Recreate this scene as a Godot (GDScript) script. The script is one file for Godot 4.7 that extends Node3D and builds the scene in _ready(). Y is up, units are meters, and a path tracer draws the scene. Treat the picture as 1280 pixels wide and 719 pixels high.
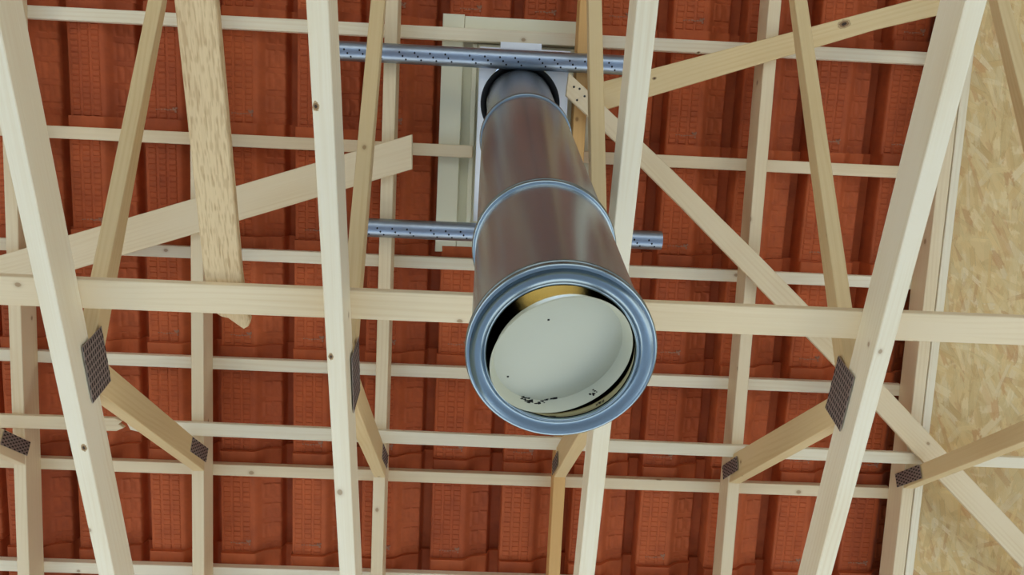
extends Node3D
# An open trussed roof seen from below: tiles on battens, nailed trusses, a steel flue going up through a tile-sized metal frame.
# Metres, y up, x along the ridge, -z towards the eaves. Camera at the origin, floor 1.6 m below it.

const SLOPE := 0.31622           # rise per metre of the roof
const CA := 0.95346              # cosine and sine of the roof pitch
const SA := 0.30151
const HR := 2.86                 # height of the rafters' underside at z = 0
const HC := 1.602                # underside of the bottom chords
const GAUGE := 0.37595           # batten spacing along the slope
const TILE_W := 0.2475

var rng := RandomNumberGenerator.new()
var M := {}
var roof := Transform3D(Basis(Vector3(1, 0, 0), Vector3(0, SA, CA), Vector3(0, CA, -SA)), Vector3(0, HR, 0))   # (x, up the slope, out of the roof)


func _ready() -> void:
	rng.seed = 4711
	# --- camera, sky, exposure
	var cam := Camera3D.new()
	cam.name = "camera"
	cam.fov = 37.766
	cam.near = 0.02
	cam.transform = Transform3D(Basis(Vector3(0.99859, -0.01078, 0.05206), Vector3(-0.04247, 0.42735, 0.90309), Vector3(-0.03199, -0.90402, 0.42628)), Vector3.ZERO)
	add_child(cam)
	cam.current = true
	var we := WorldEnvironment.new()
	we.name = "environment"
	var env := Environment.new()
	env.background_mode = Environment.BG_SKY
	var sky := Sky.new()
	var sm := ProceduralSkyMaterial.new()
	sm.sky_top_color = Color(0.66, 0.77, 0.89)
	sm.sky_horizon_color = Color(0.86, 0.91, 0.97)
	sm.ground_horizon_color = Color(0.70, 0.72, 0.72)
	sm.ground_bottom_color = Color(0.60, 0.61, 0.60)
	sm.sky_energy_multiplier = 1.0
	sm.ground_energy_multiplier = 1.0
	sky.sky_material = sm
	env.sky = sky
	env.tonemap_mode = Environment.TONE_MAPPER_LINEAR
	env.tonemap_exposure = 6.2
	env.sdfgi_enabled = true
	env.ssao_enabled = true
	env.ssil_enabled = true
	we.environment = env
	add_child(we)

	make_materials()
	shell()
	tile_field()
	battens()
	trusses()
	sheathing()
	braces()
	flue()
	roof_frame()
	rails()
	collar_plate()


# ------------------------------------------------------------------ bookkeeping
func tag(o: Node3D, label: String, category: String, group := "", kind := "") -> Node3D:
	o.set_meta("label", label)
	o.set_meta("category", category)
	if group:
		o.set_meta("group", group)
	if kind:
		o.set_meta("kind", kind)
	return o


func numbered(called: String, parent: Node) -> String:
	var n := called
	var k := 0
	while parent.has_node(n):
		k += 1
		n = "%s_%03d" % [called, k]
	return n


func root(called: String, xf := Transform3D()) -> Node3D:
	var o := Node3D.new()
	o.name = numbered(called, self)
	o.transform = xf
	add_child(o)
	return o


func put(called: String, mesh: Mesh, mat: Material, parent: Node = self, xf := Transform3D()) -> MeshInstance3D:
	var o := MeshInstance3D.new()
	o.name = numbered(called, parent)
	o.mesh = mesh
	if mat:
		o.material_override = mat
	o.transform = xf
	o.cast_shadow = GeometryInstance3D.SHADOW_CASTING_SETTING_ON
	parent.add_child(o)
	return o


# ------------------------------------------------------------------ mesh helpers
func st_new() -> SurfaceTool:
	var st := SurfaceTool.new()
	st.begin(Mesh.PRIMITIVE_TRIANGLES)
	return st


func tri(st: SurfaceTool, p: Array, n: Array, uv: Array) -> void:
	var g: Vector3 = (p[1] - p[0]).cross(p[2] - p[0])
	var s: Vector3 = n[0] + n[1] + n[2]
	var order := [0, 2, 1] if g.dot(s) > 0.0 else [0, 1, 2]
	for i in order:
		st.set_normal(n[i])
		st.set_uv(uv[i])
		st.add_vertex(p[i])


func quad(st: SurfaceTool, p: Array, n: Vector3, uv: Array) -> void:
	tri(st, [p[0], p[1], p[2]], [n, n, n], [uv[0], uv[1], uv[2]])
	tri(st, [p[0], p[2], p[3]], [n, n, n], [uv[0], uv[2], uv[3]])


func inset(poly: PackedVector2Array, d: float) -> PackedVector2Array:
	# shrinks a polygon by d; works for either winding
	var n := poly.size()
	var area := 0.0
	for i in n:
		area += poly[i].cross(poly[(i + 1) % n])
	var sg := 1.0 if area > 0 else -1.0
	var out := PackedVector2Array()
	for i in n:
		var a := (poly[i] - poly[(i + n - 1) % n]).normalized()
		var b := (poly[(i + 1) % n] - poly[i]).normalized()
		var na := Vector2(-a.y, a.x) * sg
		var nb := Vector2(-b.y, b.x) * sg
		var m := na + nb
		var k := d / maxf(0.3, 1.0 + na.dot(nb))
		out.append(poly[i] + m * k)
	return out


# A board: a polygon in its own (a, b) plane, from c0 to c1 along the third axis, with eased edges. Grain runs along `grain`.
func slab_mesh(poly: PackedVector2Array, c0: float, c1: float, grain := Vector2(0, 1), ease_ := 0.0018, uvk := Vector2(1.0 / 0.24, 1.0 / 1.92), st_in: SurfaceTool = null) -> Mesh:
	var st := st_in if st_in else st_new()
	var gd := grain.normalized()
	var pd := Vector2(gd.y, -gd.x)
	var off := Vector2(rng.randf(), rng.randf())
	var n := poly.size()
	var inn := inset(poly, ease_)
	var idx := Geometry2D.triangulate_polygon(inn)
	var area := 0.0
	for i in n:
		area += poly[i].cross(poly[(i + 1) % n])
	var sg := 1.0 if area > 0 else -1.0
	for side in [[c0, -1.0, 0.0], [c1, 1.0, 0.37]]:
		var nn := Vector3(0, 0, side[1])
		for t in range(0, idx.size(), 3):
			var p := []
			var uv := []
			for k in 3:
				var v: Vector2 = inn[idx[t + k]]
				p.append(Vector3(v.x, v.y, side[0]))
				uv.append(Vector2(v.dot(pd) * uvk.x, v.dot(gd) * uvk.y) + off + Vector2(side[2], 0))
			tri(st, p, [nn, nn, nn], uv)
	for i in n:
		var j := (i + 1) % n
		var e := (poly[j] - poly[i]).normalized()
		var o2 := Vector2(e.y, -e.x) * sg
		var no := Vector3(o2.x, o2.y, 0)
		var along := absf(e.dot(gd)) > 0.7
		var s := off + Vector2(0.21 * (i + 1), 0.13 * i)
		var f := func(v: Vector2, c: float) -> Vector2:
			if along:
				return s + Vector2(c * uvk.x, v.dot(gd) * uvk.y)
			return s + Vector2(v.dot(pd) * uvk.x, c * uvk.y * 0.2)
		var a := poly[i]
		var b := poly[j]
		quad(st, [Vector3(a.x, a.y, c0 + ease_), Vector3(b.x, b.y, c0 + ease_), Vector3(b.x, b.y, c1 - ease_), Vector3(a.x, a.y, c1 - ease_)], no,
			[f.call(a, c0 + ease_), f.call(b, c0 + ease_), f.call(b, c1 - ease_), f.call(a, c1 - ease_)])
		for side in [[c0, c0 + ease_, -1.0], [c1, c1 - ease_, 1.0]]:
			var nb := (no + Vector3(0, 0, side[2])).normalized()
			quad(st, [Vector3(inn[i].x, inn[i].y, side[0]), Vector3(inn[j].x, inn[j].y, side[0]), Vector3(b.x, b.y, side[1]), Vector3(a.x, a.y, side[1])], nb,
				[f.call(a, side[0]), f.call(b, side[0]), f.call(b, side[1]), f.call(a, side[1])])
	if st_in:
		return null
	return st.commit()


func box_poly(x0: float, x1: float, y0: float, y1: float) -> PackedVector2Array:
	return PackedVector2Array([Vector2(x0, y0), Vector2(x1, y0), Vector2(x1, y1), Vector2(x0, y1)])


func add_box(st: SurfaceTool, lo: Vector3, hi: Vector3, e := 0.0005) -> void:
	slab_mesh(box_poly(lo.x, hi.x, lo.y, hi.y), lo.z, hi.z, Vector2(0, 1), e, Vector2(4, 4), st)


# A surface of revolution round y. Each run of (radius, height) points is smooth; runs meet in a crease.
func lathe(runs: Array, seg := 96) -> Mesh:
	var st := st_new()
	lathe_into(st, runs, seg)
	return st.commit()


func lathe_into(st: SurfaceTool, runs: Array, seg := 96) -> void:
	for run in runs:
		var m: int = run.size()
		var nr := []
		for i in m:
			var d: Vector2 = run[mini(i + 1, m - 1)] - run[maxi(i - 1, 0)]
			nr.append(Vector2(d.y, -d.x).normalized())
		for i in m - 1:
			for k in seg:
				var a0 := TAU * k / seg
				var a1 := TAU * (k + 1) / seg
				var p := []
				var n := []
				var uv := []
				for c in [[i, a0, k], [i, a1, k + 1], [i + 1, a1, k + 1], [i + 1, a0, k]]:
					var q: Vector2 = run[c[0]]
					var w: Vector2 = nr[c[0]]
					p.append(Vector3(q.x * cos(c[1]), q.y, q.x * sin(c[1])))
					n.append(Vector3(w.x * cos(c[1]), w.y, w.x * sin(c[1])))
					uv.append(Vector2(float(c[2]) / seg * 6.0, q.y * 4.0 + q.x * 4.0))
				tri(st, [p[0], p[1], p[2]], [n[0], n[1], n[2]], [uv[0], uv[1], uv[2]])
				tri(st, [p[0], p[2], p[3]], [n[0], n[2], n[3]], [uv[0], uv[2], uv[3]])


func arc(c: Vector2, r: float, from_deg: float, to_deg: float, steps := 10) -> Array:
	var out := []
	for i in steps + 1:
		var a := deg_to_rad(lerpf(from_deg, to_deg, float(i) / steps))
		out.append(c + Vector2(cos(a), sin(a)) * r)
	return out


# ------------------------------------------------------------------ materials
func lat(ix: int, iy: int, px: int, py: int, sd: int) -> float:
	var h := (posmod(ix, px) * 374761393 + posmod(iy, py) * 668265263 + sd * 144665) & 0x7fffffff
	h = ((h ^ (h >> 13)) * 1274126177) & 0x7fffffff
	return float((h ^ (h >> 16)) & 0xffff) / 65535.0


func pn(x: float, y: float, px: int, py: int, sd: int) -> float:   # value noise that repeats after px, py cells
	var ix := floori(x)
	var iy := floori(y)
	var fx := x - ix
	var fy := y - iy
	fx = fx * fx * (3.0 - 2.0 * fx)
	fy = fy * fy * (3.0 - 2.0 * fy)
	return lerpf(lerpf(lat(ix, iy, px, py, sd), lat(ix + 1, iy, px, py, sd), fx), lerpf(lat(ix, iy + 1, px, py, sd), lat(ix + 1, iy + 1, px, py, sd), fx), fy)


func wood_image(w: int, h: int, light: Color, dark: Color, strength: float, knots: Array, rough: float) -> Image:
	var data := PackedByteArray()
	data.resize(w * h * 3)
	for y in h:
		var v := float(y) / h
		for x in w:
			var u := float(x) / w
			var kd := 0.0
			var kk := 0.0
			for k in knots:
				var dx: float = (u - k.x + 1.5 - floorf(u - k.x + 1.5) - 0.5) * 0.24
				var dy: float = (v - k.y + 1.5 - floorf(v - k.y + 1.5) - 0.5) * 1.92
				var d: float = sqrt(dx * dx + dy * dy * 0.6) / k.z
				if d < 6.0:
					kd += exp(-d * d * 0.25) * signf(dx) * 0.35
					kk = maxf(kk, smoothstep(1.15, 0.75, d) * (0.75 + 0.25 * sin(d * 14.0)) + 0.35 * exp(-d * d * 0.5))
			var warp := pn(u * 3.0, v * 5.0, 3, 5, 11) * 1.6 + pn(u * 6.0, v * 13.0, 6, 13, 12) * 0.4
			var ring := 0.5 + 0.5 * sin(TAU * (u * 17.0 + warp * 1.3 + kd))
			ring = pow(ring, 2.2)
			var fine := pn(u * 110.0, v * 14.0, 110, 14, 13)
			var blotch := pn(u * 4.0, v * 7.0, 4, 7, 14)
			var t := strength * (0.42 * ring * smoothstep(0.35, 0.8, pn(u * 5.0, v * 3.0, 5, 3, 18)) + 0.40 * (fine - 0.3) + 0.75 * (blotch - 0.35))
			if rough > 0.0:
				var a := pn(u * 72.0, v * 72.0, 72, 72, 15)
				var b := pn(u * 120.0, v * 110.0, 120, 110, 16)
				t += rough * (smoothstep(0.55, 0.85, a) * 0.7 + smoothstep(0.6, 0.9, b) * 0.6)
			t = clampf(t, 0.0, 1.0)
			var c := light.lerp(dark, t)
			c = c.lerp(Color(0.55, 0.42, 0.28), clampf(kk, 0.0, 0.6))
			var at := (y * w + x) * 3
			data[at] = int(clampf(c.r, 0, 1) * 255.0)
			data[at + 1] = int(clampf(c.g, 0, 1) * 255.0)
			data[at + 2] = int(clampf(c.b, 0, 1) * 255.0)
	return Image.create_from_data(w, h, false, Image.FORMAT_RGB8, data)


func osb_image(n: int) -> Image:
	var r := RandomNumberGenerator.new()
	r.seed = 99
	var data := PackedByteArray()
	data.resize(n * n * 3)
	for i in n * n:
		data[i * 3] = 236
		data[i * 3 + 1] = 210
		data[i * 3 + 2] = 160
	var tones := [Color(0.95, 0.86, 0.66), Color(0.92, 0.81, 0.60), Color(0.97, 0.90, 0.74), Color(0.88, 0.75, 0.53), Color(0.94, 0.84, 0.63), Color(0.86, 0.68, 0.48), Color(0.98, 0.92, 0.79), Color(0.95, 0.86, 0.66)]
	for k in 1700:
		var cx := r.randf() * n
		var cy := r.randf() * n
		var ang := PI / 2 + 0.35 + r.randfn(0.0, 0.5)
		var L := r.randf_range(22, 74)
		var W := r.randf_range(5, 18)
		var c: Color = tones[r.randi() % tones.size()]
		c = c * r.randf_range(0.95, 1.04)
		var d := Vector2(cos(ang), sin(ang))
		var e := Vector2(-d.y, d.x)
		var ph := r.randf() * 10.0
		var skew := r.randf_range(-0.6, 0.6)
		var cover := r.randf_range(0.2, 0.55)
		for ia in int(L / 0.75):
			for ib in int(W / 0.75):
				var b := ib * 0.75 - W * 0.5
				var a := ia * 0.75 - L * 0.5 + b * skew + sin(b * 0.9 + ph) * 2.5
				var q := d * a + e * b
				var g := 0.985 + 0.025 * sin(b * 2.1 + ph)
				if ib == 0:
					g *= 0.90
				var at := (posmod(int(cy + q.y), n) * n + posmod(int(cx + q.x), n)) * 3
				data[at] = int(lerpf(data[at], clampf(c.r * g, 0, 1) * 255.0, cover))
				data[at + 1] = int(lerpf(data[at + 1], clampf(c.g * g, 0, 1) * 255.0, cover))
				data[at + 2] = int(lerpf(data[at + 2], clampf(c.b * g, 0, 1) * 255.0, cover))
	return Image.create_from_data(n, n, false, Image.FORMAT_RGB8, data)


func noise_tex(freq: float, ramp: Array, sd: int, size := 512, as_normal := false, bump := 1.0) -> NoiseTexture2D:
	var nz := FastNoiseLite.new()
	nz.seed = sd
	nz.noise_type = FastNoiseLite.TYPE_SIMPLEX_SMOOTH
	nz.frequency = freq
	nz.fractal_octaves = 5
	var t := NoiseTexture2D.new()
	t.width = size
	t.height = size
	t.seamless = true
	t.noise = nz
	if as_normal:
		t.as_normal_map = true
		t.bump_strength = bump
	elif ramp:
		var g := Gradient.new()
		g.offsets = PackedFloat32Array(ramp[0])
		g.colors = PackedColorArray(ramp[1])
		t.color_ramp = g
	return t


func std(called: String, c: Color, rough: float, metal := 0.0) -> StandardMaterial3D:
	var m := StandardMaterial3D.new()
	m.resource_name = called
	m.albedo_color = c
	m.roughness = rough
	m.metallic = metal
	M[called] = m
	return m


func make_materials() -> void:
	var knots := [Vector3(0.22, 0.13, 0.006), Vector3(0.71, 0.36, 0.005), Vector3(0.45, 0.68, 0.004), Vector3(0.90, 0.87, 0.0045)]
	var pine := ImageTexture.create_from_image(wood_image(256, 1024, Color(0.94, 0.89, 0.77), Color(0.82, 0.71, 0.52), 0.36, knots, 0.0))
	var sawn := wood_image(256, 1024, Color(0.90, 0.785, 0.595), Color(0.60, 0.44, 0.27), 0.3, [Vector3(0.6, 0.3, 0.006)], 0.36)
	var sawn_t := ImageTexture.create_from_image(sawn)
	var bump: Image = sawn.duplicate()
	bump.convert(Image.FORMAT_RGBA8)
	bump.bump_map_to_normal_map(5.0)
	var tones := {"pine_white": Color(1.0, 1.0, 1.0), "pine_cream": Color(0.97, 0.93, 0.875), "pine_tan": Color(0.95, 0.88, 0.75), "pine_orange": Color(0.93, 0.77, 0.55)}
	for k in tones:
		var m := std(k, tones[k], 0.62)
		m.albedo_texture = pine
	var s := std("sawn_pine", Color(1, 1, 1), 0.8)
	s.albedo_texture = sawn_t
	s.normal_enabled = true
	s.normal_texture = ImageTexture.create_from_image(bump)
	s.normal_scale = 0.8
	var osb := std("osb", Color(0.93, 0.89, 0.80), 0.6)
	osb.albedo_texture = ImageTexture.create_from_image(osb_image(512))
	osb.uv1_scale = Vector3(1, 1, 1)
	# fired clay: three firings, a cloud of tone and a fine grain
	var clay_t := noise_tex(0.012, [[0.0, 0.5, 1.0], [Color(0.86, 0.83, 0.81), Color(0.96, 0.96, 0.96), Color(1.0, 1.0, 1.0)]], 5)
	var clay_n := noise_tex(0.08, [], 6, 512, true, 3.0)
	var fir := [Color(0.76, 0.355, 0.15), Color(0.71, 0.32, 0.125), Color(0.78, 0.375, 0.17)]
	for i in 3:
		var c := std("clay_%d" % i, fir[i], 0.75)
		c.albedo_texture = clay_t
		c.uv1_triplanar = true
		c.uv1_world_triplanar = true
		c.uv1_scale = Vector3(1.7, 1.7, 1.7)
		c.normal_enabled = true
		c.normal_texture = clay_n
		c.normal_scale = 0.14
		c.vertex_color_use_as_albedo = true
	std("chalk", Color(0.62, 0.44, 0.34), 0.9)
	# metals
	var brushed := noise_tex(0.02, [[0.0, 1.0], [Color(0.92, 0.92, 0.92), Color(1, 1, 1)]], 8)
	std("stainless", Color(0.60, 0.63, 0.65), 0.25, 0.82)
	std("bright_steel", Color(0.58, 0.64, 0.67), 0.26, 1.0)
	std("liner_steel", Color(0.84, 0.78, 0.64), 0.10, 1.0)
	var gv := std("galvanised", Color(0.66, 0.71, 0.77), 0.36, 1.0)
	gv.albedo_texture = brushed
	std("sheet_steel", Color(0.96, 0.97, 0.98), 0.35, 0.0)
	std("nail_plate", Color(0.62, 0.58, 0.55), 0.45, 0.6)
	std("nail_slot", Color(0.12, 0.10, 0.09), 0.8)
	std("knot_ring", Color(0.74, 0.62, 0.44), 0.7)
	std("knot_brown", Color(0.56, 0.42, 0.27), 0.7)
	std("knot_heart", Color(0.24, 0.17, 0.11), 0.8)
	std("rubber", Color(0.03, 0.03, 0.035), 0.5)
	std("hole_dark", Color(0.035, 0.035, 0.04), 0.8)
	std("nail_head", Color(0.22, 0.20, 0.19), 0.5, 0.6)
	var cp := std("cream_paint", Color(0.92, 0.90, 0.78), 0.45)
	cp.metallic_specular = 0.4
	std("cap_plastic", Color(0.76, 0.755, 0.66), 0.35)
	std("dirt", Color(0.10, 0.09, 0.08), 0.9)
	# the shell of the room
	var cn := std("screed", Color(0.74, 0.76, 0.78), 0.7)
	cn.albedo_texture = noise_tex(0.01, [[0.0, 1.0], [Color(0.88, 0.88, 0.88), Color(1, 1, 1)]], 21)
	cn.uv1_triplanar = true
	cn.uv1_scale = Vector3(0.4, 0.4, 0.4)
	std("plaster", Color(0.80, 0.79, 0.76), 0.9)
	std("roof_board", Color(0.55, 0.40, 0.28), 0.85)


# ------------------------------------------------------------------ the shell round the trusses
func shell() -> void:
	var X0 := -4.6
	var X1 := 4.2
	var Z0 := -3.4
	var Z1 := 4.4
	var Y0 := -1.6
	var st := st_new()
	add_box(st, Vector3(X0 - 0.25, Y0 - 0.25, Z0 - 0.25), Vector3(X1 + 0.25, Y0, Z1 + 0.25))
	tag(put("floor", st.commit(), M.screed), "pale grey screed floor of the room below the trusses", "floor", "", "structure")
	var top := func(z: float) -> float: return HR + SLOPE * z + 0.10
	# the two gable walls: polygons in (z, y), with one tall opening each
	for g in [["wall_left", X0 - 0.25, X0, "plastered gable wall with a wide opening, left of the trusses"], ["wall_right", X1, X1 + 0.25, "plastered gable wall with a wide opening, beyond the board-sheathed bay"]]:
		var o := root(g[0])
		tag(o, g[3], "wall", "", "structure")
		var xf := Transform3D(Basis(Vector3(0, 0, 1), Vector3(0, 1, 0), Vector3(-1, 0, 0)), Vector3(g[2], 0, 0))
		var za := -2.6
		var zb := 3.6
		var yt := 0.55
		for poly in [[Vector2(Z0, Y0), Vector2(za, Y0), Vector2(za, yt), Vector2(Z0, yt)], [Vector2(zb, Y0), Vector2(Z1, Y0), Vector2(Z1, yt), Vector2(zb, yt)],
				[Vector2(Z0, yt), Vector2(Z1, yt), Vector2(Z1, top.call(Z1)), Vector2(Z0, top.call(Z0))]]:
			put("masonry", slab_mesh(PackedVector2Array(poly), 0.0, 0.25), M.plaster, o, xf)
	for g in [["wall_back", Z1, Z1 + 0.25, "plastered wall under the ridge with a wide opening"], ["wall_front", Z0 - 0.25, Z0, "plastered wall at the eaves with a wide opening"]]:
		var o := root(g[0])
		tag(o, g[3], "wall", "", "structure")
		var yt := 0.55
		var h: float = top.call(g[1]) if g[0] == "wall_front" else top.call(g[1])
		var xa := -3.4
		var xb := 3.0
		for b in [[X0, xa, Y0, yt], [xb, X1, Y0, yt], [X0, X1, yt, h]]:
			put("masonry", slab_mesh(box_poly(b[0], b[1], b[2], b[3]), g[1], g[2]), M.plaster, o)
	# roof round the tiled field
	var c := root("ceiling", roof)
	tag(c, "boarded roof around the tiled part, out beyond the trusses", "roof", "", "structure")
	for b in [[X0 - 0.3, -2.37, -3.8, 4.9], [-2.37, 1.55, 0.40, 4.9], [-2.37, 1.55, -3.8, -2.98], [1.55, X1 + 0.3, -3.8, 4.9]]:
		put("roof_boarding", slab_mesh(box_poly(b[0], b[1], b[2], b[3]), 0.155, 0.24), M.roof_board, c)


# ------------------------------------------------------------------ tiles
func tile_profile(u: float) -> float:      # height above the pan across the tile, 0 at its left edge, 1 at the next tile's
	var pts := [[-0.001, 0.072], [0.008, 0.012], [0.016, 0.002], [0.03, 0.0], [0.47, 0.0], [0.50, 0.003], [0.56, 0.019], [0.62, 0.032], [0.72, 0.040], [0.81, 0.042], [0.83, 0.045], [0.85, 0.074], [0.87, 0.084], [0.96, 0.084], [1.05, 0.084]]
	for i in pts.size() - 1:
		if u <= pts[i + 1][0]:
			return lerpf(pts[i][1], pts[i + 1][1], clampf((u - pts[i][0]) / (pts[i + 1][0] - pts[i][0]), 0, 1))
	return 0.084


func tile_mesh(variant: int) -> Mesh:
	var L := 0.445
	var T := 0.015
	var us := [-0.001, 0.008, 0.016, 0.03]
	for c in 3:
		var a := 0.05 + c * 0.135
		us += [a, a + 0.014, a + 0.096, a + 0.108]
	us += [0.445, 0.47, 0.50, 0.53, 0.56, 0.59, 0.602, 0.615, 0.675, 0.688, 0.70, 0.735, 0.748, 0.80, 0.813, 0.83, 0.84, 0.85, 0.86, 0.87, 0.885, 0.96, 1.05]
	var vs := [0.0, 0.008, 0.05]
	for r in 19:
		var a := 0.056 + r * 0.0186
		vs += [a, a + 0.003, a + 0.0145, a + 0.0175]
	vs += [0.415, L]
	var nu := us.size()
	var nv := vs.size()
	var P := []
	var C := []
	var rg := RandomNumberGenerator.new()
	rg.seed = 30 + variant
	for j in nv:
		var v: float = vs[j]
		for i in nu:
			var u: float = us[i]
			var h := tile_profile(u)
			# the waffle under the pan: three rows of small raised cells
			if u > 0.049 and u < 0.45 and v > 0.055 and v < 0.412:
				var cu := fmod(u - 0.05, 0.135)
				var cv := fmod(v - 0.056, 0.0186)
				if cu > 0.013 and cu < 0.097 and cv > 0.0029 and cv < 0.0146:
					h -= 0.0027 * rg.randf_range(0.85, 1.1)
			# raised frames on the roll: two rows of long boxes
			if v > 0.055 and v < 0.40:
				var bv := fmod(v - 0.056, 0.0744)
				if bv < 0.055:
					var inner := bv > 0.004 and bv < 0.050
					for b in [[0.602, 0.688], [0.735, 0.813]]:
						if u > b[0] - 0.001 and u < b[1] + 0.001:
							if not (inner and u > b[0] + 0.012 and u < b[1] - 0.012):
								h -= 0.0034
			P.append(Vector3(u * TILE_W, -v, h))
			var wob := 1.0 - 0.10 * rg.randf()
			C.append(Color(wob, wob, wob))
	var st := st_new()
	var add := func(a: int, b: int, c: int) -> void:
		for k in [a, b, c]:
			st.set_color(C[k])
			st.add_vertex(P[k])
	for j in nv - 1:
		for i in nu - 1:
			var a := j * nu + i
			st.set_smooth_group(-1 if us[i] > 0.04 and us[i] < 0.44 else 0)
			# seen from below: the outward normal is -z; Godot's front faces run clockwise
			add.call(a, a + 1, a + nu + 1)
			add.call(a, a + nu + 1, a + nu)
	# upper side and the four edges
	st.set_smooth_group(1)
	var up := func(i: int, v: float) -> Vector3: return Vector3(us[i] * TILE_W, -v, tile_profile(us[i]) + T)
	var tri3 := func(a: Vector3, b: Vector3, c: Vector3) -> void:
		for k in [a, b, c]:
			st.set_color(Color.WHITE)
			st.add_vertex(k)
	for i in nu - 1:
		tri3.call(up.call(i, 0.0), up.call(i + 1, L), up.call(i + 1, 0.0))
		tri3.call(up.call(i, 0.0), up.call(i, L), up.call(i + 1, L))
	st.set_smooth_group(-1)
	for i in nu - 1:
		for e in [[0, 0.0, false], [(nv - 1) * nu, L, true]]:
			var a: Vector3 = P[e[0] + i]
			var b: Vector3 = P[e[0] + i + 1]
			var c: Vector3 = up.call(i + 1, e[1])
			var d: Vector3 = up.call(i, e[1])
			if e[2]:
				tri3.call(a, b, c)
				tri3.call(a, c, d)
			else:
				tri3.call(a, c, b)
				tri3.call(a, d, c)
	for e in [0, nu - 1]:
		var a: Vector3 = P[e]
		var b: Vector3 = P[(nv - 1) * nu + e]
		var c: Vector3 = up.call(e, L)
		var d: Vector3 = up.call(e, 0.0)
		if e == 0:
			tri3.call(a, b, c)
			tri3.call(a, c, d)
		else:
			tri3.call(a, c, b)
			tri3.call(a, d, c)
	st.generate_normals()
	return st.commit()


func mark_mesh(sd: int) -> Mesh:
	# the pale bar and arrow across the foot of the pan, broken up by wear
	var rg := RandomNumberGenerator.new()
	rg.seed = sd
	var st := st_new()
	for k in 7:
		var x := 0.036 + 0.009 * k
		var y := -0.342 + rg.randf_range(-0.0012, 0.0012)
		var h := rg.randf_range(0.0008, 0.0022)
		add_box(st, Vector3(x, y - h, -0.0034), Vector3(x + rg.randf_range(0.004, 0.009), y + h, -0.0005), 0.0002)
	for k in 9:
		var x := 0.098 + rg.randf_range(-0.006, 0.008)
		var y := -0.340 + rg.randf_range(-0.010, 0.010)
		var h := rg.randf_range(0.0012, 0.0030)
		add_box(st, Vector3(x - h, y - h, -0.0036), Vector3(x + h, y + h * 1.5, -0.0005), 0.0002)
	return st.commit()


func batten_s(i: int) -> float:
	return -0.4201 - GAUGE * i


func tile_field() -> void:
	var f := root("roof_covering", roof)
	tag(f, "interlocking red clay roof tiles seen from below, laid over the battens", "roof", "", "structure")
	var kinds := [tile_mesh(0), tile_mesh(1), tile_mesh(2)]
	var marks := [mark_mesh(1), mark_mesh(2)]
	var tilt := Basis(Vector3.RIGHT, -0.020 / 0.445)
	for i in range(-2, 7):
		for c in range(-9, 7):
			if (i == 0 or i == 1) and (c == 0 or c == 1):
				continue                     # the metal frame of the flue takes the place of four tiles
			var xf := Transform3D(tilt * Basis(Vector3(0, 0, 1), rng.randf_range(-0.004, 0.004)), Vector3(-0.159 + TILE_W * c + rng.randf_range(-0.002, 0.002), batten_s(i) + 0.056 + rng.randf_range(-0.003, 0.003), 0.1255 + rng.randf_range(0.0, 0.0015)))
			var t := put("tile", kinds[rng.randi() % 3], M["clay_%d" % (rng.randi() % 3)], f, xf)
			if rng.randf() < 0.8:
				put("chalk_mark", marks[rng.randi() % 2], M.chalk, t)


# ------------------------------------------------------------------ battens
func roof_board(called: String, poly: Array, c0: float, c1: float, grain: Vector2, mat: String, parent: Node = self) -> MeshInstance3D:
	return put(called, slab_mesh(PackedVector2Array(poly), c0, c1, grain), M[mat], parent, roof)


func battens() -> void:
	var names := {-1: "topmost pale roof batten, higher up the slope than the cream frame", 0: "pale roof batten crossing the top of the cream flue frame",
		2: "pale roof batten just below the foot of the cream frame and the lower steel rail", 3: "pale roof batten behind the webs just below the long flat runner",
		4: "pale roof batten just below the bracing lath and the small nail plates", 5: "lowest pale roof batten, near the eaves end of the chords"}
	for i in range(-1, 7):
		var s := batten_s(i)
		var mat: String = ["pine_white", "pine_cream", "pine_white"][posmod(i, 3)]
		if i == 1:
			tag(roof_board("roof_batten", [Vector2(-2.36, s - 0.02), Vector2(-0.060, s - 0.02), Vector2(-0.060, s + 0.02), Vector2(-2.36, s + 0.02)], 0.0955, 0.125, Vector2(1, 0), mat),
				"pale roof batten sawn off at the left side of the flue plate", "batten", "roof battens")
			tag(roof_board("roof_batten", [Vector2(0.283, s - 0.02), Vector2(1.465, s - 0.02), Vector2(1.465, s + 0.02), Vector2(0.283, s + 0.02)], 0.0955, 0.125, Vector2(1, 0), mat),
				"pale roof batten starting right of the flue behind the orange rafter", "batten", "roof battens")
			continue
		if i == 6:
			continue
		tag(roof_board("roof_batten", [Vector2(-2.36, s - 0.02), Vector2(1.465, s - 0.02), Vector2(1.465, s + 0.02), Vector2(-2.36, s + 0.02)], 0.0955, 0.125, Vector2(1, 0), mat),
			names[i], "batten", "roof battens")


# ------------------------------------------------------------------ trusses
# A member lies in the plane of its truss: a polygon in (z, y), 40 mm thick along x, turned a little about a pivot.
func member(called: String, poly: Array, xc: float, th: float, grain: Vector2, mat: Material, parent: Node, yaw := 0.0, lean := 0.0, pivot := Vector2(0, 0)) -> MeshInstance3D:
	var pts := PackedVector2Array()
	for p in poly:
		pts.append(p - pivot)
	# a -> z, b -> y, c -> -x
	var b := Basis(Vector3(0, 0, 1), Vector3(0, 1, 0), Vector3(-1, 0, 0))
	var turn := Basis(Vector3(0, 1, 0), yaw) * Basis(Vector3(0, 0, 1), lean)
	return put(called, slab_mesh(pts, -th / 2, th / 2, grain), mat, parent, Transform3D(turn * b, Vector3(xc, pivot.y, pivot.x)))


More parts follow.
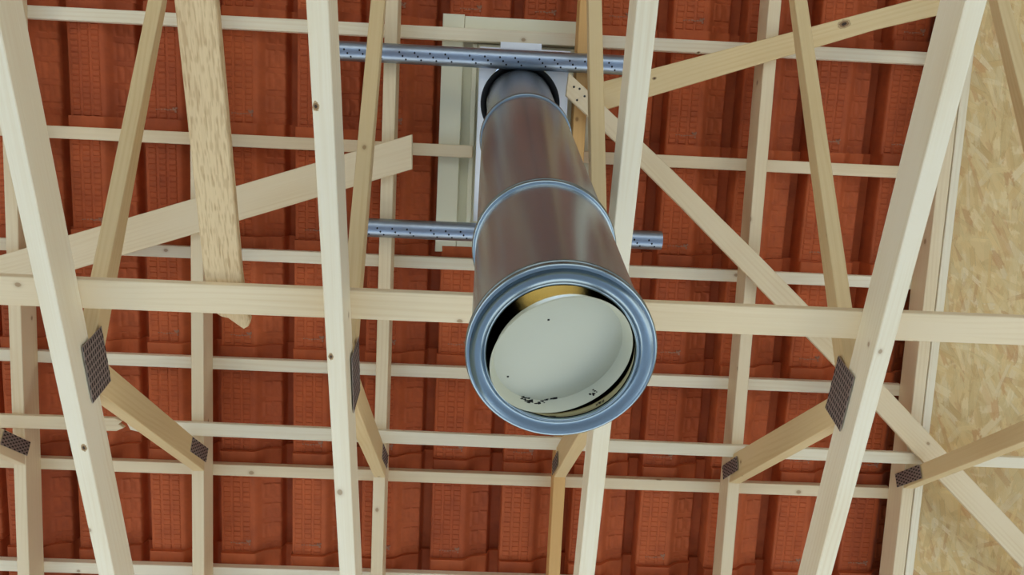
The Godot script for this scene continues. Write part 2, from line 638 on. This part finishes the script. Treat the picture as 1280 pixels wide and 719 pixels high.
func knot(parent: Node, at: Vector3, out: Vector3, along: Vector3, half_w: float, half_l: float) -> void:
	# a knot a hair proud of the face: pale ring, brown ring and dark heart in one flat mesh
	var ey := along.normalized()
	var ex := ey.cross(out).normalized()
	var mesh := ArrayMesh.new()
	var mats := ["knot_ring", "knot_brown", "knot_heart"]
	for ringi in 3:
		var st := st_new()
		var k: float = [1.35, 0.95, 0.5][ringi]
		var z := 0.0003 + 0.0002 * ringi
		var c := Vector3(0, 0, z)
		var p := []
		for i in 20:
			var a := TAU * i / 20
			var w := rng.randf_range(0.82, 1.1)
			p.append(Vector3(cos(a) * half_w * k * w, sin(a) * half_l * k * w, z))
		for i in 20:
			tri(st, [c, p[i], p[(i + 1) % 20]], [Vector3.BACK, Vector3.BACK, Vector3.BACK], [Vector2.ZERO, Vector2.ZERO, Vector2.ZERO])
			var q0: Vector3 = p[i]
			var q1: Vector3 = p[(i + 1) % 20]
			var o := Vector3(q0.x + q1.x, q0.y + q1.y, 0).normalized()
			quad(st, [q0, q1, Vector3(q1.x, q1.y, 0), Vector3(q0.x, q0.y, 0)], o, [Vector2.ZERO, Vector2.ZERO, Vector2.ZERO, Vector2.ZERO])
		st.commit(mesh)
		mesh.surface_set_material(ringi, M[mats[ringi]])
	put("knot", mesh, null, parent, Transform3D(Basis(ex, ey, out), at))


func plate_mesh(w: float, h: float) -> ArrayMesh:
	# a punched nail plate: thin sheet with staggered rows of slots
	var st := st_new()
	add_box(st, Vector3(-w / 2, -h / 2, 0.0), Vector3(w / 2, h / 2, 0.0014), 0.0003)
	var mesh: ArrayMesh = st.commit()
	mesh.surface_set_material(0, M.nail_plate)
	var s2 := st_new()
	var nx := int(w / 0.0155)
	var ny := int(h / 0.0100)
	for i in nx:
		for j in ny:
			var x := -w / 2 + (i + 0.5) * w / nx
			var y := -h / 2 + (j + 0.5) * h / ny + (0.25 if i % 2 == 0 else -0.25) * h / ny
			add_box(s2, Vector3(x - 0.0058, y - 0.0022, 0.0012), Vector3(x + 0.0058, y + 0.0022, 0.0017), 0.0001)
	s2.commit(mesh)
	mesh.surface_set_material(1, M.nail_slot)
	return mesh


func nail_plate(centre: Vector2, along: Vector2, w: float, h: float, x: float, side: float, parent: Node) -> void:
	# centre and along in (z, y); side +1 faces +x
	var a := along.normalized()
	var ex := Vector3(0, a.y, a.x)
	var ez := Vector3(side, 0, 0)
	put("nail_plate", plate_mesh(w, h), null, parent, Transform3D(Basis(ex, ez.cross(ex), ez), Vector3(x, centre.y, centre.x)))


func line_y(p: Vector2, q: Vector2, z: float) -> float:
	return p.y + (q.y - p.y) * (z - p.x) / (q.x - p.x)


func meet(p: Vector2, q: Vector2, y0: float, k: float) -> Vector2:     # where line pq meets y = y0 + k z
	var m := (q.y - p.y) / (q.x - p.x)
	var z := (y0 - p.y + m * p.x) / (m - k)
	return Vector2(z, y0 + k * z)


func trusses() -> void:
	var DC := 0.095
	var DR := 0.095
	var labels := {
		-1: "nailed roof truss at the left edge, only its rafter and a small nail plate showing",
		0: "nailed roof truss at far left whose bottom chord slants down past the hanging rough board",
		1: "nailed roof truss left of the flue, its bottom chord upright with a knot",
		2: "nailed roof truss right behind the flue, with an orange-brown rafter beside the pipe",
		3: "nailed roof truss right of the flue, with a large nail plate and wide pale chord",
		4: "nailed roof truss at the right edge, its rafter bordering the flake board"}
	# lines of the webs: up-going (upper, lower) and down-going (upper, lower), as (z, y) pairs
	var up_hi := {0: [Vector2(-0.972, 1.826), Vector2(-0.324, 2.467)], 3: [Vector2(-0.905, 1.879), Vector2(-0.247, 2.581)]}
	var up_lo := {0: [Vector2(-0.883, 1.831), Vector2(-0.319, 2.426)], 3: [Vector2(-0.880, 1.827), Vector2(-0.241, 2.532)]}
	var dn_hi := {0: [Vector2(-1.094, 1.771), Vector2(-1.505, 2.128)], 3: [Vector2(-1.097, 1.763), Vector2(-1.416, 2.067)], 4: [Vector2(-1.209, 1.873), Vector2(-1.639, 2.246)]}
	var dn_lo := {0: [Vector2(-1.136, 1.708), Vector2(-1.682, 2.182)], 3: [Vector2(-1.126, 1.695), Vector2(-1.485, 2.023)], 4: [Vector2(-1.251, 1.838), Vector2(-1.675, 2.206)]}
	var rdx := {-1: 0.004, 0: -0.011, 1: -0.007, 2: 0.001, 3: -0.003, 4: 0.0}
	var tone := {-1: "pine_cream", 0: "pine_white", 1: "pine_white", 2: "pine_white", 3: "pine_white", 4: "pine_cream"}
	var rtone := {-1: "pine_cream", 0: "pine_cream", 1: "pine_cream", 2: "pine_orange", 3: "pine_cream", 4: "pine_cream"}
	var wtone := {-1: "pine_cream", 0: "pine_tan", 1: "pine_tan", 2: "pine_tan", 3: "pine_tan", 4: "pine_tan"}
	for k in range(-1, 5):
		var x := -0.92166 + 0.6 * k
		var t := root("roof_truss", Transform3D(Basis(), Vector3(x, 0, 0)))
		tag(t, labels[k], "truss", "nailed roof trusses in a row")
		var rx: float = rdx[k]
		# chord: turned very slightly, as it was nailed
		var pv := Vector2(-0.9, HC)
		member("bottom_chord", [Vector2(-3.38, HC), Vector2(1.9, HC), Vector2(1.9, HC + DC), Vector2(-3.38, HC + DC)], 0.002, 0.040, Vector2(1, 0), M[tone[k]], t, -0.009, 0.0, pv)
		var zr0 := -3.9
		var zr1 := 1.9
		var dv := DR / CA
		member("rafter", [Vector2(zr0, HR + SLOPE * zr0), Vector2(zr1, HR + SLOPE * zr1), Vector2(zr1, HR + SLOPE * zr1 + dv), Vector2(zr0, HR + SLOPE * zr0 + dv)], rx, 0.040, Vector2(1, SLOPE), M[rtone[k]], t)
		# webs, cut to fit between chord and rafter
		var ku: int = 0 if k <= 1 else 3
		var kd: int = 0 if k <= 1 else (4 if k == 4 else 3)
		var top_c := HC + DC
		var lean := -(rx - 0.006) / 0.75
		var a := meet(up_hi[ku][0], up_hi[ku][1], top_c, 0.0)
		var b := meet(up_hi[ku][0], up_hi[ku][1], HR, SLOPE)
		var c := meet(up_lo[ku][0], up_lo[ku][1], HR, SLOPE)
		var d := meet(up_lo[ku][0], up_lo[ku][1], top_c, 0.0)
		member("web", [a + Vector2(0, 0.001), b - Vector2(0, 0.001), c - Vector2(0, 0.001), d + Vector2(0, 0.001)], 0.004, 0.0385, b - a, M[wtone[k]], t, 0.0, lean, Vector2(-1.0, top_c))
		var e := meet(dn_hi[kd][0], dn_hi[kd][1], top_c, 0.0)
		var f := meet(dn_hi[kd][0], dn_hi[kd][1], HR, SLOPE)
		var g := meet(dn_lo[kd][0], dn_lo[kd][1], HR, SLOPE)
		var h := meet(dn_lo[kd][0], dn_lo[kd][1], top_c, 0.0)
		member("web", [e + Vector2(0, 0.001), f - Vector2(0, 0.001), g - Vector2(0, 0.001), h + Vector2(0, 0.001)], 0.006, 0.0385, f - e, M[wtone[k]], t, 0.0, lean, Vector2(-1.1, top_c))
		# nail plates on the side that shows
		var sd := 1.0 if k <= 1 else -1.0
		nail_plate(Vector2(-1.046, 1.7025), Vector2(1, 0), 0.150, 0.100, (0.0058 if sd > 0 else 0.0008) + sd * 0.0212, sd, t)
		var jc := Vector2(-1.700, 2.263)
		if k >= 2:
			jc = Vector2(-1.727, 2.304) if k == 3 else Vector2(-1.72, 2.285)
		nail_plate(jc, Vector2(-0.127, 0.113), 0.172, 0.046, (maxf(rx, 0.0012 + rx * 0.8) if sd > 0 else minf(rx, 0.0012 + rx * 0.8)) + sd * 0.0214, sd, t)
		for kn in [[0, Vector3(-0.906, HC, -1.209), 0.0055], [1, Vector3(-0.337, HC, -0.391), 0.0050], [1, Vector3(-0.330, HC, -0.941), 0.0045], [3, Vector3(0.8583, HC + 0.06, -0.373), 0.0045]]:
			if kn[0] == k:
				var side: bool = kn[1].y > HC + 0.01
				knot(t, kn[1] - Vector3(x, 0, 0), Vector3(-1, 0, 0) if side else Vector3(0, -1, 0), Vector3(0, 0, 1), kn[2], kn[2] * 1.5)
	# the timber spiked to the gable side of the last rafter
	var z0 := -3.4
	var z1 := 1.6
	tag(put("nailed_on_timber", slab_mesh(PackedVector2Array([Vector2(z0, HR + SLOPE * z0), Vector2(z1, HR + SLOPE * z1), Vector2(z1, HR + SLOPE * z1 + 0.07), Vector2(z0, HR + SLOPE * z0 + 0.07)]), -0.014, 0.014, Vector2(1, SLOPE)), M.pine_white, self,
		Transform3D(Basis(Vector3(0, 0, 1), Vector3(0, 1, 0), Vector3(-1, 0, 0)), Vector3(1.518, 0.004, 0))),
		"thin whitish timber nailed along the rafter at the edge of the flake board", "timber")


# ------------------------------------------------------------------ sheathing, bracing
func sheathing() -> void:
	tag(put("osb_panel", slab_mesh(box_poly(1.469, 2.719, -2.35, 0.15), 0.0965, 0.1145, Vector2(0, 1), 0.0008, Vector2(1.0 / 0.9, 1.0 / 0.9)), M.osb, self, roof),
		"yellowish oriented strand board sheathing the bay beyond the last truss", "board")


func braces() -> void:
	# three wind braces nailed flat under the rafters
	var d1 := roof_board("diagonal_brace", [Vector2(-1.75, -1.265), Vector2(-0.2508, -0.7536), Vector2(-0.2475, -0.8620), Vector2(-1.75, -1.381)], -0.0255, -0.0005, Vector2(1, 0.335), "pine_cream")
	tag(d1, "short diagonal brace left of the flue, sawn square at its right end", "brace")
	var d2a := roof_board("diagonal_brace", [Vector2(0.30, -0.575), Vector2(1.46, -0.215), Vector2(1.46, -0.285), Vector2(1.20, -0.3575), Vector2(0.34, -0.654)], -0.0255, -0.0005, Vector2(1, 0.33), "pine_tan")
	knot(d2a, Vector3(1.0909, -0.3478, -0.0255), Vector3(0, 0, -1), Vector3(1, 0.33, 0), 0.0100, 0.017)
	knot(d2a, Vector3(0.638, -0.4585, -0.0255), Vector3(0, 0, -1), Vector3(1, 0.33, 0), 0.0035, 0.005)
	knot(d2a, Vector3(0.505, -0.5437, -0.0255), Vector3(0, 0, -1), Vector3(1, 0.33, 0), 0.0040, 0.006)
	tag(d2a, "wide diagonal brace rising to the upper right, with a dark knot", "brace")
	var d2b := Node3D.new()
	d2b = root("diagonal_brace")
	tag(d2b, "long narrow diagonal brace running down to the right across the flake board", "brace")
	put("board", slab_mesh(PackedVector2Array([Vector2(0.2316, -0.5424), Vector2(0.5533, -0.8065), Vector2(0.8891, -1.0965), Vector2(1.1498, -1.33), Vector2(1.6407, -1.7873), Vector2(2.10, -2.212), Vector2(2.05, -2.277), Vector2(1.8668, -2.1066), Vector2(1.5508, -1.812), Vector2(1.1591, -1.4375), Vector2(0.6234, -0.951), Vector2(0.3961, -0.7519), Vector2(0.2262, -0.612)]), -0.0512, -0.0262, Vector2(1, -0.9)), M.pine_cream, d2b, roof)
	for p in [Vector2(0.268, -0.590), Vector2(0.262, -0.625), Vector2(0.285, -0.612), Vector2(0.250, -0.585)]:
		put("nail_head", lathe([[Vector2(0.0001, 0.0), Vector2(0.0035, 0.0)], [Vector2(0.0035, 0.0), Vector2(0.0035, 0.0015)]], 10), M.nail_head, d2b,
			roof * Transform3D(Basis(Vector3(1, 0, 0), Vector3(0, 0, 1), Vector3(0, -1, 0)), Vector3(p.x, p.y, -0.0520)))
	# the lath under the rafters by the heel webs, broken and lapped at the left
	tag(roof_board("bracing_lath", [Vector2(-2.0, -1.722), Vector2(-1.195, -1.716), Vector2(-1.172, -1.726), Vector2(-1.183, -1.736), Vector2(-1.166, -1.748), Vector2(-1.19, -1.760), Vector2(-2.0, -1.767)], -0.0205, -0.0005, Vector2(1, 0), "pine_cream"),
		"short left piece of the bracing lath, its end broken off", "lath", "bracing lath under the rafters")
	tag(roof_board("bracing_lath", [Vector2(-1.158, -1.728), Vector2(-1.12, -1.721), Vector2(1.95, -1.738), Vector2(1.95, -1.776), Vector2(-1.09, -1.766), Vector2(-1.145, -1.754)], -0.0205, -0.0005, Vector2(1, 0), "pine_white"),
		"long right piece of the bracing lath, running on across the flake board", "lath", "bracing lath under the rafters")
	# flat runner lying on the bottom chords
	var y0 := HC + 0.0955
	var flat := Transform3D(Basis(Vector3(1, 0, 0), Vector3(0, 0, 1), Vector3(0, -1, 0)), Vector3(0, y0, 0))
	tag(put("chord_runner", slab_mesh(PackedVector2Array([Vector2(-2.2, -0.828), Vector2(1.9, -0.8215), Vector2(1.9, -0.893), Vector2(-2.2, -0.9)]), -0.018, 0.0, Vector2(1, 0)), M.pine_cream, self, flat),
		"long flat runner board lying across all bottom chords behind the flue mouth", "runner")
	# rough-sawn board lying on the runner, its end split off
	var rb := Transform3D(Basis(Vector3(1, 0, 0), Vector3(0, 0, 1), Vector3(0, -1, 0)), Vector3(0, y0 + 0.0185, 0))
	tag(put("rough_board", slab_mesh(PackedVector2Array([Vector2(-0.620, 0.7), Vector2(-0.628, -0.802), Vector2(-0.6265, -0.895), Vector2(-0.600, -0.915), Vector2(-0.585, -0.918), Vector2(-0.552, -0.945), Vector2(-0.541, -0.938), Vector2(-0.536, -0.922), Vector2(-0.544, -0.895), Vector2(-0.546, -0.806), Vector2(-0.540, 0.7)]), -0.024, 0.0, Vector2(0, 1), 0.003), M.sawn_pine, self, rb),
		"rough-sawn yellowish board with a splintered end lying on the runner", "board")


# ------------------------------------------------------------------ flue
func flue() -> void:
	var ax := Vector3(-0.008, 1, -0.048).normalized()
	var ex := Vector3(1, 0, 0)
	ex = (ex - ax * ex.dot(ax)).normalized()
	var base := Transform3D(Basis(ex, ax, ex.cross(ax)), Vector3(0.100, 0.923, -0.526))
	var f := root("flue_pipe", base)
	tag(f, "shiny steel double-walled flue pipe coming down open-ended from the roof", "pipe")
	# end flange: outer bead, hollow ring, inner bead
	var runs := [
		[Vector2(0.116, 0.026)] + arc(Vector2(0.1175, 0.018), 0.0048, 90, -60, 8) + arc(Vector2(0.1175, 0.006), 0.0048, 60, -100, 10),
		[Vector2(0.1165, 0.0013), Vector2(0.1135, 0.004), Vector2(0.109, 0.0065), Vector2(0.104, 0.0065), Vector2(0.1005, 0.004), Vector2(0.0985, 0.001)] + [Vector2(0.0975, -0.001), Vector2(0.0962, -0.0012), Vector2(0.0948, 0.0), Vector2(0.0942, 0.003), Vector2(0.094, 0.012)]]
	put("end_flange", lathe(runs, 128), M.bright_steel, f)
	var lip := [[Vector2(0.0938, 0.004), Vector2(0.0938, 2.30)], [Vector2(0.0932, 2.30), Vector2(0.0932, 0.004)]]
	put("inner_liner", lathe(lip, 128), M.liner_steel, f)
	put("pipe_section", lathe([[Vector2(0.1155, 0.020), Vector2(0.1155, 0.385)]], 128), M.stainless, f)
	put("pipe_section", lathe([[Vector2(0.1155, 0.400), Vector2(0.1155, 1.218)]], 128), M.stainless, f)
	put("pipe_section", lathe([[Vector2(0.104, 1.228), Vector2(0.104, 2.30)]], 128), M.stainless, f)
	var band := [[Vector2(0.115, -0.014)] + arc(Vector2(0.1172, -0.0075), 0.0048, -90, 60, 8) + arc(Vector2(0.1172, 0.0045), 0.0048, -60, 90, 8) + [Vector2(0.115, 0.012)]]
	var b1 := put("locking_band", lathe(band, 128), M.bright_steel, f, Transform3D(Basis(), Vector3(0, 0.394, 0)))
	var st := st_new()
	add_box(st, Vector3(-0.010, -0.008, 0.0), Vector3(0.010, 0.006, 0.009), 0.001)
	put("clamp", st.commit(), M.galvanised, b1, Transform3D(Basis(Vector3(0, 1, 0), deg_to_rad(-150)), Vector3(-0.0605, 0, -0.1045)))
	var band2 := [[Vector2(0.108, -0.012)] + arc(Vector2(0.1165, -0.006), 0.0045, -90, 60, 8) + arc(Vector2(0.1165, 0.005), 0.0045, -60, 90, 8) + [Vector2(0.104, 0.013)]]
	put("locking_band", lathe(band2, 128), M.bright_steel, f, Transform3D(Basis(), Vector3(0, 1.224, 0)))
	# cream plastic cap standing askew inside the mouth
	var n := Vector3(-0.242, 1, 0.219).normalized()
	var cx := (Vector3(1, 0, 0) - n * n.x).normalized()
	var cap := root("pipe_cap", base * Transform3D(Basis(cx, n, cx.cross(n)), Vector3(0.001, -0.007, -0.001)))
	tag(cap, "cream plastic cap stuck crooked inside the mouth of the flue", "cap")
	put("face", lathe([[Vector2(0.0001, 0.0165), Vector2(0.0850, 0.0165)], [Vector2(0.0850, 0.0185), Vector2(0.0001, 0.0185)]], 96), M.cap_plastic, cap)
	put("rim", lathe([[Vector2(0.0850, 0.0165), Vector2(0.0927, 0.0006)], [Vector2(0.0927, 0.0006), Vector2(0.0932, 0.0), Vector2(0.0936, 0.0008), Vector2(0.0936, 0.0022)], [Vector2(0.0936, 0.0022), Vector2(0.0850, 0.0185)]], 96), M.cap_plastic, cap)
	# smears of dirt along the rim of the cap
	var dirt := st_new()
	var rr := RandomNumberGenerator.new()
	rr.seed = 12
	for sp in [[238, 262, 26, 0.0862], [302, 310, 10, 0.0895], [262, 272, 7, 0.0835]]:
		for k in sp[2]:
			var a := deg_to_rad(rr.randf_range(sp[0], sp[1]))
			var rad: float = sp[3] + rr.randf_range(-0.0015, 0.0015)
			var p := Vector3(cos(a) * rad, 0.0165 - maxf(0.0, rad - 0.0850) * 2.06, sin(a) * rad)
			var s := rr.randf_range(0.0006, 0.0018)
			add_box(dirt, p - Vector3(s * 1.6, 0.0006, s * 0.6), p + Vector3(s * 1.6, 0.0006, s * 0.6), 0.0001)
	for p in [Vector3(-0.018, 0.0164, 0.050), Vector3(-0.065, 0.0164, -0.035)]:
		add_box(dirt, p - Vector3(0.0013, 0.0004, 0.0013), p + Vector3(0.0013, 0.0004, 0.0013), 0.0003)
	put("dirt_smear", dirt.commit(), M.dirt, cap)


# ------------------------------------------------------------------ the cream metal frame in place of four tiles
func roof_frame() -> void:
	var f := root("flue_tray", roof)
	tag(f, "cream painted metal roof frame around the flue in place of four tiles", "frame")
	var s0 := -0.352
	var s1 := -1.136
	var xa := -0.1755
	var xb := 0.336
	var parts := [["side_strip", xa, -0.1045, s1, s0, 0.128], ["side_strip", 0.312, xb, s1, s0, 0.128],
		["head_strip", -0.1035, 0.311, s0 - 0.066, s0 - 0.004, 0.131], ["foot_strip", -0.1035, 0.311, s1, s1 + 0.05, 0.129],
		["inner_lip", -0.074, -0.058, s1 + 0.06, s0 - 0.09, 0.136], ["inner_lip", -0.0565, 0.295, s0 - 0.106, s0 - 0.090, 0.136], ["inner_lip", 0.287, 0.301, s1 + 0.06, s0 - 0.108, 0.136]]
	for p in parts:
		put(p[0], slab_mesh(box_poly(p[1], p[2], p[3], p[4]), p[5], 0.1655, Vector2(0, 1), 0.002), M.cream_paint, f)
	put("back_sheet", hole_sheet(xa, xb, s1, s0, Vector2(0.0846, -0.5947), Vector2(0.1045, 0.109), 0.166, 0.170), M.cream_paint, f)
	put("upstand", slab_mesh(box_poly(-0.1455, -0.143, s1, s0), 0.1705, 0.235, Vector2(0, 1), 0.0005), M.cream_paint, f)
	put("upstand", slab_mesh(box_poly(0.3295, 0.332, s1, s0), 0.1705, 0.235, Vector2(0, 1), 0.0005), M.cream_paint, f)


# ------------------------------------------------------------------ perforated steel rails
func rails() -> void:
	for r in [[-0.530, 0.418, -0.509, "perforated galvanised rail above the flue collar, behind the two braces", -0.0305], [-0.415, 0.561, -1.053, "perforated galvanised rail below the collar, its end free right of the flue", -0.0305]]:
		var x0: float = r[0]
		var x1: float = r[1]
		# runs along x: y of the lathe becomes x
		var o := root("steel_rail", roof * Transform3D(Basis(Vector3(0, -1, 0), Vector3(1, 0, 0), Vector3(0, 0, 1)), Vector3(x0, r[2], r[4])))
		tag(o, r[3], "rail", "perforated steel rails")
		var L := x1 - x0
		put("tube", lathe([[Vector2(0.030, 0.0), Vector2(0.030, L)], [Vector2(0.030, L), Vector2(0.0275, L)], [Vector2(0.0275, L), Vector2(0.0275, 0.0)], [Vector2(0.0275, 0.0), Vector2(0.030, 0.0)]], 40), M.galvanised, o)
		var st := st_new()
		var k := 0
		var y := 0.02
		while y < L - 0.02:
			for j in 3:
				# three staggered holes to a slanting row, on the underside
				var a := deg_to_rad(-92.0 + 21.0 * j)
				var rad := Vector3(cos(a), 0, sin(a))
				var tn := Vector3(-sin(a), 0, cos(a))
				var c := rad * 0.0301 + Vector3(0, y + 0.010 * j, 0)
				var pts := []
				for q in 8:
					var t := TAU * q / 8
					pts.append(c + tn * 0.0036 * sin(t) + Vector3(0, 0.0030 * cos(t), 0))
				for q in 8:
					tri(st, [c, pts[q], pts[(q + 1) % 8]], [rad, rad, rad], [Vector2.ZERO, Vector2.ZERO, Vector2.ZERO])
			y += 0.047 if k % 4 != 3 else 0.075
			k += 1
		put("hole_row", st.commit(), M.hole_dark, o).set_meta("kind", "stuff")


func hole_sheet(x0: float, x1: float, s0: float, s1: float, hc: Vector2, hr: Vector2, n0: float, n1: float) -> Mesh:
	var st := st_new()
	var seg := 96
	var ring := func(i: int) -> Array:
		var a := TAU * i / seg
		var d := Vector2(cos(a), sin(a))
		var t := 1e9
		if absf(d.x) > 1e-6:
			t = minf(t, ((x1 if d.x > 0 else x0) - hc.x) / d.x)
		if absf(d.y) > 1e-6:
			t = minf(t, ((s1 if d.y > 0 else s0) - hc.y) / d.y)
		return [hc + d * hr, hc + d * t]
	for i in seg:
		var a: Array = ring.call(i)
		var b: Array = ring.call(i + 1)
		for z in [[n0, -1.0], [n1, 1.0]]:
			var n := Vector3(0, 0, z[1])
			quad(st, [Vector3(a[0].x, a[0].y, z[0]), Vector3(a[1].x, a[1].y, z[0]), Vector3(b[1].x, b[1].y, z[0]), Vector3(b[0].x, b[0].y, z[0])], n, [a[0], a[1], b[1], b[0]])
	# the four corners that the rays from the hole cut off
	for c in [Vector2(x0, s0), Vector2(x1, s0), Vector2(x1, s1), Vector2(x0, s1)]:
		var k := int(floor(fposmod((c - hc).angle(), TAU) / TAU * seg))
		var p: Vector2 = ring.call(k)[1]
		var q: Vector2 = ring.call(k + 1)[1]
		for z in [[n0, -1.0], [n1, 1.0]]:
			var n := Vector3(0, 0, z[1])
			tri(st, [Vector3(p.x, p.y, z[0]), Vector3(c.x, c.y, z[0]), Vector3(q.x, q.y, z[0])], [n, n, n], [p, c, q])
	return st.commit()


# ------------------------------------------------------------------ the collar plate of bright sheet steel between the rails
func collar_plate() -> void:
	var f := root("collar_plate", roof)
	tag(f, "bright white-coated sheet plate with a round hole, where the flue passes the rafters", "plate")
	# plate in (x, slope) with a round hole; the pipe crosses the plane of the rafters here
	var x0 := -0.046
	var x1 := 0.236
	var s0 := -1.020
	var s1 := -0.470
	var hc := Vector2(0.0865, -0.640)
	put("sheet", hole_sheet(x0, x1, s0, s1, hc, Vector2(0.124, 0.130), 0.002, 0.0035), M.sheet_steel, f)
	for e in [[x0 - 0.0015, x0], [x1, x1 + 0.0015]]:
		put("folded_edge", slab_mesh(box_poly(e[0], e[1], s0, s1), 0.0, 0.055, Vector2(0, 1), 0.0003), M.sheet_steel, f)
	put("fixing_tab", slab_mesh(box_poly(0.016, 0.146, s1 - 0.002, s1 + 0.018), 0.0005, 0.002, Vector2(0, 1), 0.0003), M.sheet_steel, f)
	# rubber seal round the pipe
	var xf := Transform3D(Basis(Vector3(1, 0, 0), Vector3(0, 0, -1), Vector3(0, 1, 0)), Vector3(hc.x, hc.y, 0.0))
	put("rubber_seal", lathe([[Vector2(0.126, -0.0005), Vector2(0.124, 0.004), Vector2(0.108, -0.002), Vector2(0.1065, -0.03)]], 96), M.rubber, f, xf)
